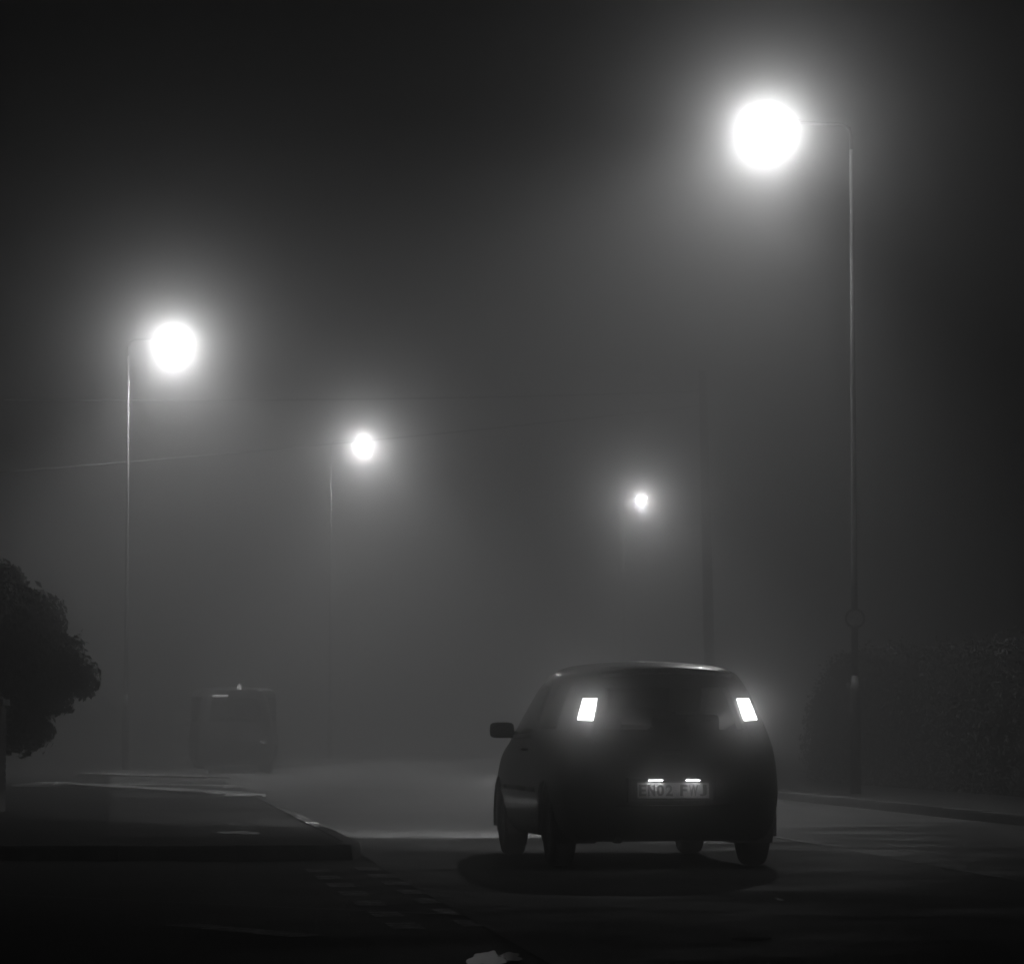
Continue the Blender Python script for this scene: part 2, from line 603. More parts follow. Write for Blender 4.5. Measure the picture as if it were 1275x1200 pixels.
def street_lamp(pole_px, lamp_px, lamp_py, lens_h, label, power=1.0, tilt=14.0, base_r=0.075):
    y = 1.0
    # distance follows from the height of the lens
    for _ in range(30):
        p = at_depth(lamp_px, lamp_py, y)
        y *= (lens_h - CAM_H) / (p.z - CAM_H)
    lens = at_depth(lamp_px, lamp_py, y)
    pole_x = at_depth(pole_px, lamp_py, y).x
    t = thing('street_lamp', label, 'street lamp', (pole_x, y, 0.1), 0, 'lit street lamps along the road')
    top = lens_h + 0.12 - 0.1
    dx = lens.x - pole_x
    mb = MB()
    mb.tube([(0, 0, 0), (0, 0, 1.25), (0, 0, 1.42), (0, 0, 1.62)], [base_r, base_r * 0.98, base_r * 0.85, base_r * 0.63], 16)
    mb.build('base', M['galv'], t)
    mb = MB()
    sg = 1 if dx > 0 else -1
    mb.tube([(0, 0, 1.40), (0, 0, 3), (0, 0, 6), (0, 0, top - 0.35)], [base_r * 0.62, base_r * 0.58, base_r * 0.46, base_r * 0.38], 14)
    mb.build('pole', M['galv'], t)
    mb = MB()
    q = base_r * 0.36
    arm = abs(dx) - 0.18
    mb.tube([(0, 0, top - 0.36), (0, 0, top - 0.18), (sg * 0.03, 0, top - 0.06), (sg * 0.12, 0, top + 0.0), (sg * arm, 0, top + 0.04)], [q, q, q, q * 0.9, q * 0.8], 12)
    mb.build('arm', M['armsteel'], t)
    mb = MB()                                          # door in the base
    mb.box((-0.04, -base_r - 0.004, 0.45), (0.04, -base_r + 0.02, 1.0))
    mb.build('access_door', M['galv'], t, 0.006)
    # lantern
    lan = bpy.data.objects.new('lantern', None)
    mb = MB()
    cx, cz = dx, top - 0.01
    n = 18
    vs, fs = [], []
    prof = [(0.0, 1.0), (0.35, 0.97), (0.65, 0.8), (0.88, 0.5), (1.0, 0.12), (1.02, 0.0)]
    for hgt_k, (rr, hh) in enumerate(prof):
        for k in range(n):
            a = TAU * k / n
            vs.append((cx + 0.30 * rr * math.cos(a), 0.13 * rr * math.sin(a), cz + 0.11 * hh))
    for i in range(len(prof) - 1):
        for k in range(n):
            k2 = (k + 1) % n
            fs.append((i * n + k, i * n + k2, (i + 1) * n + k2, (i + 1) * n + k))
    mb.add(vs, fs, True)
    mb.tube([(dx - sg * 0.44, 0, cz + 0.05), (dx - sg * 0.26, 0, cz + 0.05)], [0.035, 0.05], 12)
    hood = mb.build('lantern_hood', M['lantern'], t)
    mb = MB()
    prof = [(1.0, 0.0), (0.95, -0.35), (0.75, -0.75), (0.4, -0.97), (0.0, -1.0)]
    vs, fs = [], []
    for rr, hh in prof:
        for k in range(n):
            a = TAU * k / n
            vs.append((cx + sg * 0.02 + 0.19 * rr * math.cos(a), 0.10 * rr * math.sin(a), cz - 0.002 + 0.11 * hh))
    for i in range(len(prof) - 1):
        for k in range(n):
            k2 = (k + 1) % n
            fs.append((i * n + k, i * n + k2, (i + 1) * n + k2, (i + 1) * n + k))
    mb.add(vs, fs, True)
    mb.build('lantern_bowl', M['bowl'], hood)
    ld = bpy.data.lights.new('lamp_light', 'POINT')
    ld.energy = LAMP_W * power
    ld.shadow_soft_size = 0.02
    ld.color = (1, 1, 1)
    lo = link(bpy.data.objects.new('lamp_light', ld), t)
    lo.location = (cx + sg * 0.02, 0, cz - 0.135)
    ld = bpy.data.lights.new('lamp_reflector_light', 'SPOT')
    ld.energy = LAMP_DOWN_W * power * (0.85 if power > 1 else 0.72)
    ld.spot_size = R(138)
    ld.spot_blend = 0.7
    ld.shadow_soft_size = 0.02
    lo = link(bpy.data.objects.new('lamp_reflector_light', ld), t)
    lo.location = (cx + sg * 0.02, 0, cz - 0.13)
    lo.rotation_euler = (0, -R(tilt) * sg, 0)
    lo.scale = (0.8, 1.75, 1)                          # road lanterns throw further along the road than across it
    return t


LENS_H = 9.2
lamp1 = street_lamp(1060, 957, 166, LENS_H, 'tall lit street lamp beside the hedge with a round sign on its pole', 0.8, 24)
lamp2 = street_lamp(160, 214, 430, LENS_H, 'lit street lamp on the left kerb standing by the parked van', 2.0, 6)
lamp3 = street_lamp(412, 452, 554, LENS_H, 'lit street lamp past the parked van at the start of the bend', 2.4, 12)
lamp4 = street_lamp(776, 798, 623, LENS_H, 'farthest lit street lamp glowing small above the hatchback roof', 2.5, 12)

# round sign strapped to the first pole
sp = at_depth(1064, 770, lamp1.location.y)
sg = thing('round_sign', 'small round traffic sign strapped to the lamp pole above the hedge', 'sign', (sp.x, sp.y - 0.075, sp.z))
mb = MB(); mb.lathe([(0.0, -0.004), (0.14, -0.004), (0.14, 0.004), (0.0, 0.004)], 32, Matrix.Rotation(R(90), 4, 'X'), False)
mb.build('sign_plate', M['signring'], sg)
mb = MB(); mb.lathe([(0.0, 0.0065), (0.108, 0.0065)], 32, Matrix.Rotation(R(90), 4, 'X'), False)
mb.build('sign_face', M['signface'], sg)
mb = MB(); mb.box((-0.03, 0.004, -0.07), (0.03, 0.045, 0.07))
mb.build('bracket', M['galv'], sg)

# ------------------------------------------------------------------ utility poles and wires
UP_Y = 95.0
ub = at_depth(886, 905, UP_Y)
ut = at_depth(875, 462, UP_Y)
up = thing('utility_pole', 'dark wooden utility pole leaning a little behind the hatchback', 'utility pole', (ub.x, UP_Y, 0.1), 0, 'wooden utility poles')
lean = Vector((ut.x - ub.x, 0, 0))
hp = ut.z - 0.1


def pole_parts(t, h, dx, h1, h2):
    mb = MB()
    n = 9
    mb.tube([(dx * k / n, 0, h * k / n) for k in range(n + 1)], [0.16 - 0.05 * k / n for k in range(n + 1)], 14)
    mb.build('post', M['wood'], t)
    for hh in (h1, h2):
        mb = MB()
        mb.lathe([(0.0, 0), (0.035, 0.0), (0.05, 0.03), (0.03, 0.06), (0.045, 0.09), (0.02, 0.13), (0.0, 0.13)], 12,
                 Matrix.Translation((dx * hh / h - 0.14, 0, hh - 0.06)))
        mb.build('insulator', M['plate'], t)


pole_parts(up, hp, lean.x, hp - 0.55, hp - 0.95)
p2 = at_depth(-190, 905, 70.0)
up2 = thing('utility_pole', 'wooden utility pole left of the parked van carrying the far ends of the wires', 'utility pole', (p2.x, 70.0, 0.1), 0, 'wooden utility poles')
h_a, h_b = at_depth(-190, 496, 70.0).z, at_depth(-190, 603, 70.0).z
pole_parts(up2, h_a + 0.6, 0.0, h_a - 0.1, h_b - 0.1)


def wire(a, b, sag, label):
    mb = MB()
    a, b = Vector(a), Vector(b)
    pts = [a.lerp(b, k / 24) - Vector((0, 0, sag * 4 * (k / 24) * (1 - k / 24))) for k in range(25)]
    mb.tube(pts, 0.024, 6)
    tag(mb.build('overhead_wire', M['cable']), label, 'wire', 'overhead wires crossing the road')


wire((p2.x - 0.14, 70.0, h_a), (ut.x - 0.14, UP_Y, hp - 0.45), 0.12, 'upper overhead wire running level below the left street lamp')
wire((p2.x - 0.14, 70.0, h_b), (ut.x - 0.14, UP_Y, hp - 0.85), 0.10, 'lower overhead wire sloping up to the leaning utility pole')


# ------------------------------------------------------------------ foliage
def leaf_mesh(name, pts, nrm, size, mat, parent, seed):
    rg = np.random.default_rng(seed)
    n = len(pts)
    d = nrm + rg.normal(0, 0.55, (n, 3))
    d /= np.linalg.norm(d, axis=1, keepdims=True)
    u = np.cross(d, rg.normal(0, 1, (n, 3)))
    u /= np.linalg.norm(u, axis=1, keepdims=True)
    v = np.cross(d, u)
    s = size * rg.uniform(0.6, 1.35, (n, 1))
    q = np.empty((n, 4, 3))
    q[:, 0] = pts - u * s
    q[:, 1] = pts + v * s * 0.5 + d * s * 0.15
    q[:, 2] = pts + u * s
    q[:, 3] = pts - v * s * 0.5 + d * s * 0.15
    m = bpy.data.meshes.new(name)
    m.from_pydata(q.reshape(-1, 3).tolist(), [], np.arange(n * 4).reshape(n, 4).tolist())
    m.materials.append(mat)
    return link(bpy.data.objects.new(name, m), parent)


# clipped hedge behind the right footway
hedge_line = [p for p in offset(HALF + 2.5) if 38.5 < p.y < 61.5]
hedge_line = [Vector(q) for q in catmull([(p.x, p.y) for p in hedge_line], 5)]
hr = thing('hedge', 'long clipped hedge behind the right footway and the tall lamp pole', 'hedge', (hedge_line[0].x, hedge_line[0].y, 0.1))
hb = Vector((hedge_line[0].x, hedge_line[0].y, 0.1))


def hedge_h(y):
    h = 2.0 + 0.10 * noise.noise((y * 0.5, 3.1, 0)) + 0.07 * noise.noise((y * 1.7, 9, 0))
    if y < 46: h -= 0.10 * (46 - y)
    if y > 58.5: h -= 0.35 * (y - 58.5)
    return max(h, 0.9)


def hedge_pt(i, a):
    """a: 0 foot of the front, 1 far foot of the back"""
    k = min(int(i), len(hedge_line) - 2)
    p = hedge_line[k].lerp(hedge_line[k + 1], i - k)
    t = (hedge_line[k + 1] - hedge_line[k]).normalized()
    n = Vector((t.y, -t.x))
    H = hedge_h(p.y)
    W = 1.3
    per = H * 2 + W
    s = a * per
    if s < H: o, z, nn = 0.0, s, -n
    elif s < H + W: o, z, nn = s - H, H + 0.06 * math.sin((s - H) / W * math.pi), None
    else: o, z, nn = W, per - s, n
    if z > H - 0.25 and nn is not None:
        o += (0.10 if o == 0 else -0.10) * (z - H + 0.25) / 0.25
    q = p + n * o
    bul = 0.13 * noise.noise((q.x * 1.3, q.y * 1.3, z * 1.3)) + 0.06 * noise.noise((q.x * 4, q.y * 4, z * 4))
    nv = Vector((nn.x, nn.y, 0.15)) if nn is not None else Vector((0, 0, 1))
    return Vector((q.x, q.y, z)) + nv * bul, nv


NL = 30000
pts, nrs = [], []
for _ in range(NL):
    i = rnd.uniform(0, len(hedge_line) - 1.001)
    a = min(rnd.random() ** 1.15 * 0.86, 1.0)
    p, nv = hedge_pt(i, a)
    p += nv * rnd.gauss(-0.01, 0.04)
    if rnd.random() < 0.06: p += nv * rnd.uniform(0, 0.11 if nv.z < 0.5 else 0.2)
    pts.append((p.x - hb.x, p.y - hb.y, p.z)); nrs.append(tuple(nv))
leaf_mesh('foliage', np.array(pts), np.array(nrs), 0.042, M['leaf'], hr, 3)
mb = MB()
NI, NA = 60, 14
vs, fs = [], []
for i in range(NI + 1):
    for a in range(NA + 1):
        p, nv = hedge_pt(i / NI * (len(hedge_line) - 1.001), a / NA)
        p -= nv * 0.10
        vs.append((p.x - hb.x, p.y - hb.y, max(p.z, 0)))
for i in range(NI):
    for a in range(NA):
        fs.append((i * (NA + 1) + a, i * (NA + 1) + a + 1, (i + 1) * (NA + 1) + a + 1, (i + 1) * (NA + 1) + a))
fs.append(tuple(range(NA + 1)))
fs.append(tuple(NI * (NA + 1) + k for k in range(NA + 1))[::-1])
mb.add(vs, fs, True)
mb.build('inner_twigs', M['core'], hr)


# overhanging evergreen at the left edge
def crown_tree(name, label, base, blobs, nleaf, size, seed, mat, trunk):
    t = thing(name, label, 'tree', base)
    rg = random.Random(seed)
    pts, nrs = [], []
    tot = sum(r_ ** 2 for _, r_ in blobs)
    for c, r_ in blobs:
        c = Vector(c)
        for _ in range(int(nleaf * r_ * r_ / tot)):
            d = Vector((rg.gauss(0, 1), rg.gauss(0, 1), rg.gauss(0, 1))).normalized()
            rr = r_ * (rg.random() ** 0.28)
            rr *= 1 + 0.28 * noise.noise(c + d * 2.2 * r_) + 0.14 * noise.noise((c + d * r_) * 5)
            if rg.random() < 0.06: rr *= rg.uniform(1.0, 1.28)
            p = c + d * rr
            pts.append(tuple(p)); nrs.append(tuple(d))
    leaf_mesh('crown', np.array(pts), np.array(nrs), size, M[mat], t, seed)
    mb = MB()
    mb.tube(trunk[0], trunk[1], 12)
    tip = Vector(trunk[0][-2])
    for c, r_ in blobs:
        c = Vector(c)
        mb.tube([tip, tip.lerp(c, 0.5) + Vector((0, 0, 0.1)), c], [trunk[1][-1] * 0.8, 0.035, 0.012], 7)
    mb.build('trunk', M['bark'], t)
    return t


TY = 42.0
tb = at_depth(-70, 905, TY)


def rel(px, py, dy=0.0):
    p = at_depth(px, py, TY + dy)
    return (p.x - tb.x, dy, p.z - 0.1)


blobs = [(rel(-70, 765), 0.75), (rel(-20, 775, -0.3), 0.55), (rel(0, 730, 0.2), 0.34), (rel(35, 775), 0.42), (rel(20, 830, -0.3), 0.52), (rel(75, 820), 0.32),
         (rel(100, 845, 0.1), 0.26), (rel(60, 860, 0.2), 0.34), (rel(10, 880), 0.50), (rel(-90, 700, 0.3), 0.7), (rel(-40, 690), 0.33), (rel(-80, 850), 0.8),
         (rel(50, 800, -0.5), 0.35), (rel(30, 905, -0.2), 0.36)]
crown_tree('evergreen_tree', 'dark rounded evergreen overhanging the footway behind the gate pier', (tb.x, TY, 0.1), blobs, 26000, 0.05, 5, 'darkleaf',
           ([(0, 0, 0), (0.03, 0, 0.5), (0.0, 0.02, 1.0), (0.05, 0, 1.6)], [0.13, 0.11, 0.09, 0.05]))

# brick gate pier at the frame edge
gp = at_depth(-22, 905, 38.5)
pier = thing('gate_pier', 'square brick gate pier with a flat cap in front of the evergreen', 'gate pier', (gp.x, 38.5, 0.1))
top_z = at_depth(0, 868, 38.5).z - 0.1
mb = MB(); mb.box((-0.215, -0.215, 0), (0.215, 0.215, top_z - 0.09)); mb.build('mortar_core', M['mortar'], pier)
bmesh_brick = None
n_course = int((top_z - 0.09) / 0.075)
for c in range(n_course):
    for face in range(4):
        for k in range(2):
            if bmesh_brick is None:
                mb = MB(); mb.box((-0.104, -0.0105, 0), (0.104, 0.0105, 0.065))
                o = mb.build('brick', M['brick'], pier, 0.004); bmesh_brick = o
            else:
                o = bmesh_brick.copy(); link(o, pier)
            off = -0.1125 + 0.222 * k + (0.012 if c % 2 else -0.012)
            Mx = Matrix.Rotation(face * math.pi / 2, 4, 'Z') @ Matrix.Translation((off, -0.2185 + rnd.uniform(-0.002, 0.002), 0.005 + c * 0.075))
            o.matrix_local = Mx
mb = MB(); mb.box((-0.26, -0.26, top_z - 0.09), (0.26, 0.26, top_z - 0.02)); mb.box((-0.20, -0.20, top_z - 0.021), (0.20, 0.20, top_z + 0.01))
mb.build('cap_stone', M['kerb'], pier, 0.008)

# ------------------------------------------------------------------ cars
XF = [-1, -0.82, -0.42, 0, 0.42, 0.82, 1]


def loft_car(t, prm, paint, glass, doors=1):
    """a box grid pulled into a car body, smoothed, then cut into its panels"""
    ST, LV = prm['stations'], prm['levels']
    nj, nk, ni = len(ST), len(LV), len(XF)
    grid = {}
    bm = bmesh.new()

    def pos(i, j, k):
        st = ST[j]
        z = st['z'][k]
        w = st['w'][k]
        y = st['y'][k] if hasattr(st['y'], '__len__') else st['y']
        x = XF[i] * w
        if k == nk - 1:
            z += st['crown'] * (1 - XF[i] ** 2)
        if j == 0: y += 0.07 * XF[i] ** 2 * (0.6 + 0.4 * (k > 4)) - 0.02
        if j == nj - 1: y -= 0.16 * XF[i] ** 2
        return (x, y, z)

    def V(i, j, k):
        if (i, j, k) not in grid:
            grid[(i, j, k)] = bm.verts.new(pos(i, j, k))
        return grid[(i, j, k)]
    tags = prm['tag']
    names = ['body']
    def idx(nm):
        if nm not in names: names.append(nm)
        return names.index(nm)
    def face(vs, nm):
        f = bm.faces.new(vs)
        f.material_index = idx(nm)
        f.smooth = True
    for j in range(nj - 1):
        for k in range(nk - 1):
            face([V(0, j, k), V(0, j + 1, k), V(0, j + 1, k + 1), V(0, j, k + 1)], tags('L', j, k))
            face([V(ni - 1, j, k), V(ni - 1, j, k + 1), V(ni - 1, j + 1, k + 1), V(ni - 1, j + 1, k)], tags('R', j, k))
        for i in range(ni - 1):
            face([V(i, j, 0), V(i + 1, j, 0), V(i + 1, j + 1, 0), V(i, j + 1, 0)], tags('B', i, j))
            face([V(i, j, nk - 1), V(i, j + 1, nk - 1), V(i + 1, j + 1, nk - 1), V(i + 1, j, nk - 1)], tags('T', i, j))
    for k in range(nk - 1):
        for i in range(ni - 1):
            face([V(i, 0, k), V(i, 0, k + 1), V(i + 1, 0, k + 1), V(i + 1, 0, k)], tags('K', i, k))
            face([V(i, nj - 1, k), V(i + 1, nj - 1, k), V(i + 1, nj - 1, k + 1), V(i, nj - 1, k + 1)], tags('F', i, k))
    bmesh.ops.recalc_face_normals(bm, faces=bm.faces)
    me = bpy.data.meshes.new('loft')
    bm.to_mesh(me); bm.free()
    for _ in names: me.materials.append(M['trim'])
    tmp = bpy.data.objects.new('loft', me)
    link(tmp)
    sub = tmp.modifiers.new('s', 'SUBSURF'); sub.levels = 3; sub.render_levels = 3
    dg = bpy.context.evaluated_depsgraph_get()
    ev = bpy.data.meshes.new_from_object(tmp.evaluated_get(dg))
    bpy.data.objects.remove(tmp)
    out = {}
    for n_i, nm in enumerate(names):
        b2 = bmesh.new(); b2.from_mesh(ev)
        bmesh.ops.delete(b2, geom=[f for f in b2.faces if f.material_index != n_i], context='FACES')
        for yc in prm['axles']:                        # wheel arches
            kill = []
            for f in b2.faces:
                c = f.calc_center_median()
                if abs(c.x) > 0.52 and math.hypot(c.y - yc, c.z - prm['wheel_z']) < prm['arch']:
                    kill.append(f)
            bmesh.ops.delete(b2, geom=kill, context='FACES')
            for v in b2.verts:
                dd = math.hypot(v.co.y - yc, v.co.z - prm['wheel_z'])
                if v.is_boundary and abs(v.co.x) > 0.52 and dd < prm['arch'] * 1.17 and v.co.z > prm['wheel_z'] - 0.1:
                    s_ = prm['arch'] / dd
                    v.co.y = yc + (v.co.y - yc) * s_
                    v.co.z = prm['wheel_z'] + (v.co.z - prm['wheel_z']) * s_
        for f in b2.faces: f.material_index = 0
        m2 = bpy.data.meshes.new(nm)
        b2.to_mesh(m2); b2.free()
        g = 'window' in nm or 'windscreen' in nm
        m2.materials.append(glass if g else (M['trim'] if nm in ('rear_bumper', 'front_bumper', 'underbody', 'sill') and prm.get('plastic') else paint))
        base = nm.split('.')[0]
        out[nm] = link(bpy.data.objects.new(base, m2), t)
    bpy.data.meshes.remove(ev)
    return out


def make_wheel(t, x, y, z, r_, w, side):
    mb = MB()
    Mx = Matrix.Translation((x, y, z)) @ Matrix.Rotation(R(90) * side, 4, 'Y')
    mb.lathe([(r_ * 0.64, -w / 2 + 0.01), (r_ * 0.80, -w / 2), (r_ * 0.95, -w / 2 + 0.012), (r_, -w / 2 + 0.035), (r_ * 1.002, 0), (r_, w / 2 - 0.035),
              (r_ * 0.95, w / 2 - 0.012), (r_ * 0.80, w / 2), (r_ * 0.64, w / 2 - 0.01), (r_ * 0.60, 0), (r_ * 0.64, -w / 2 + 0.01)], 36, Mx)
    wheel = bpy.data.objects.new('wheel', None)
    o = mb.build('wheel', M['rubber'], t)
    mb = MB()
    mb.lathe([(r_ * 0.63, w / 2 - 0.02), (r_ * 0.60, w / 2 - 0.03), (r_ * 0.58, w / 2 - 0.07), (0.0, w / 2 - 0.075)], 30, Mx)
    for k in range(7):
        a = TAU * k / 7
        mb.box((r_ * 0.12, -0.022, w / 2 - 0.07), (r_ * 0.60, 0.022, w / 2 - 0.028), Mx @ Matrix.Rotation(a, 4, 'Z'))
    mb.lathe([(0.0, w / 2 - 0.02), (r_ * 0.16, w / 2 - 0.02), (r_ * 0.18, w / 2 - 0.06)], 18, Mx)
    mb.build('rim', M['rim'], o)
    return o


def arch_liner(t, x0, x1, y, z, r_):
    mb = MB()
    n = 16
    vs, fs = [], []
    for k in range(n + 1):
        a = R(-20) + R(220) * k / n
        for x in (x0, x1):
            vs.append((x, y + r_ * math.cos(a), z + r_ * math.sin(a)))
    for k in range(n):
        fs.append((2 * k, 2 * k + 1, 2 * k + 3, 2 * k + 2))
    mb.add(vs, fs, True)
    c = len(mb.v)
    ring = [(x0, y + r_ * math.cos(R(-20) + R(220) * k / n), z + r_ * math.sin(R(-20) + R(220) * k / n)) for k in range(n + 1)]
    mb.add(ring, [tuple(range(n + 1))])
    return mb.build('wheel_arch_liner', M['trim'], t)


def tag_hatch(face, a, b):
    """which panel a grid face belongs to"""
    if face in 'LR':
        j, k = a, b
        s_ = '.001' if face == 'R' else ''
        if k == 5 and j in (2, 3): return 'quarter_window' + s_
        if k == 5 and j in (5, 6, 7): return 'door_window' + s_
        if k in (1, 2, 3, 4) and j in (5, 6, 7): return 'door' + s_
        if k <= 2 and j == 0: return 'rear_bumper'
        if k <= 2 and j >= 11: return 'front_bumper'
        if k == 0 and 3 < j < 9: return 'sill' + s_
    elif face == 'K':
        i, k = a, b
        if k <= 2: return 'rear_bumper'
        if k == 5 and 1 <= i <= 4: return 'rear_window'
        if k >= 3 and 1 <= i <= 4: return 'tailgate'
    elif face == 'F':
        if b <= 2: return 'front_bumper'
    elif face == 'T':
        i, j = a, b
        if 1 <= i <= 4 and j in (7, 8): return 'windscreen'
        if j >= 9 and 1 <= i <= 4: return 'bonnet'
    elif face == 'B':
        return 'underbody'
    return 'body'


def hatch_params():
    lv = list(range(8))
    def st(y, zb, belt, win, roof, ws, crown, ys=None):
        z = [zb, zb + 0.09, 0.46, 0.62, 0.80, belt, win, roof]
        return dict(y=ys or y, z=z, w=ws, crown=crown)
    mid = [0.72, 0.805, 0.84, 0.845, 0.83, 0.80, 0.655, 0.545]
    S_ = []
    S_.append(st(0, 0.20, 0.95, 1.345, 1.40, [0.64, 0.72, 0.765, 0.765, 0.75, 0.73, 0.565, 0.48], 0.035, [-0.57, -0.62, -0.66, -0.645, -0.61, -0.575, -0.43, -0.42]))
    S_.append(st(0, 0.19, 0.95, 1.36, 1.425, [0.69, 0.77, 0.81, 0.81, 0.795, 0.765, 0.60, 0.50], 0.04, [-0.48, -0.50, -0.52, -0.50, -0.48, -0.44, -0.30, -0.28]))
    S_.append(st(0, 0.18, 0.95, 1.37, 1.44, [0.71, 0.795, 0.835, 0.835, 0.82, 0.785, 0.625, 0.52], 0.04, [-0.22, -0.22, -0.22, -0.22, -0.22, -0.20, -0.10, -0.06]))
    S_.append(st(0.30, 0.18, 0.95, 1.38, 1.455, mid, 0.045))
    S_.append(st(0.72, 0.18, 0.945, 1.385, 1.46, mid, 0.045))
    S_.append(st(0.82, 0.18, 0.945, 1.385, 1.46, mid, 0.045))
    S_.append(st(1.15, 0.18, 0.94, 1.375, 1.455, mid, 0.045))
    S_.append(st(1.45, 0.18, 0.935, 1.33, 1.41, [0.72, 0.805, 0.84, 0.845, 0.83, 0.80, 0.665, 0.55], 0.045))
    S_.append(st(1.90, 0.18, 0.93, 1.08, 1.15, [0.72, 0.805, 0.84, 0.845, 0.83, 0.80, 0.73, 0.65], 0.05))
    S_.append(st(2.18, 0.18, 0.88, 0.93, 0.965, [0.72, 0.805, 0.84, 0.845, 0.825, 0.79, 0.75, 0.69], 0.05))
    S_.append(st(2.46, 0.18, 0.84, 0.87, 0.90, [0.72, 0.80, 0.84, 0.84, 0.82, 0.78, 0.74, 0.67], 0.05))
    S_.append(st(2.85, 0.18, 0.79, 0.815, 0.83, [0.70, 0.78, 0.82, 0.81, 0.78, 0.74, 0.70, 0.62], 0.05))
    S_.append(st(3.08, 0.19, 0.72, 0.74, 0.755, [0.66, 0.74, 0.77, 0.76, 0.73, 0.68, 0.64, 0.57], 0.04))
    S_.append(st(3.20, 0.21, 0.66, 0.675, 0.685, [0.60, 0.68, 0.70, 0.69, 0.66, 0.62, 0.58, 0.52], 0.03))
    for s_ in S_[11:]:
        zz = s_['z']; zz[2], zz[3], zz[4] = 0.42, 0.53, 0.62
    return dict(stations=S_, levels=lv, tag=tag_hatch, axles=(0.0, 2.46), wheel_z=0.29, arch=0.335)


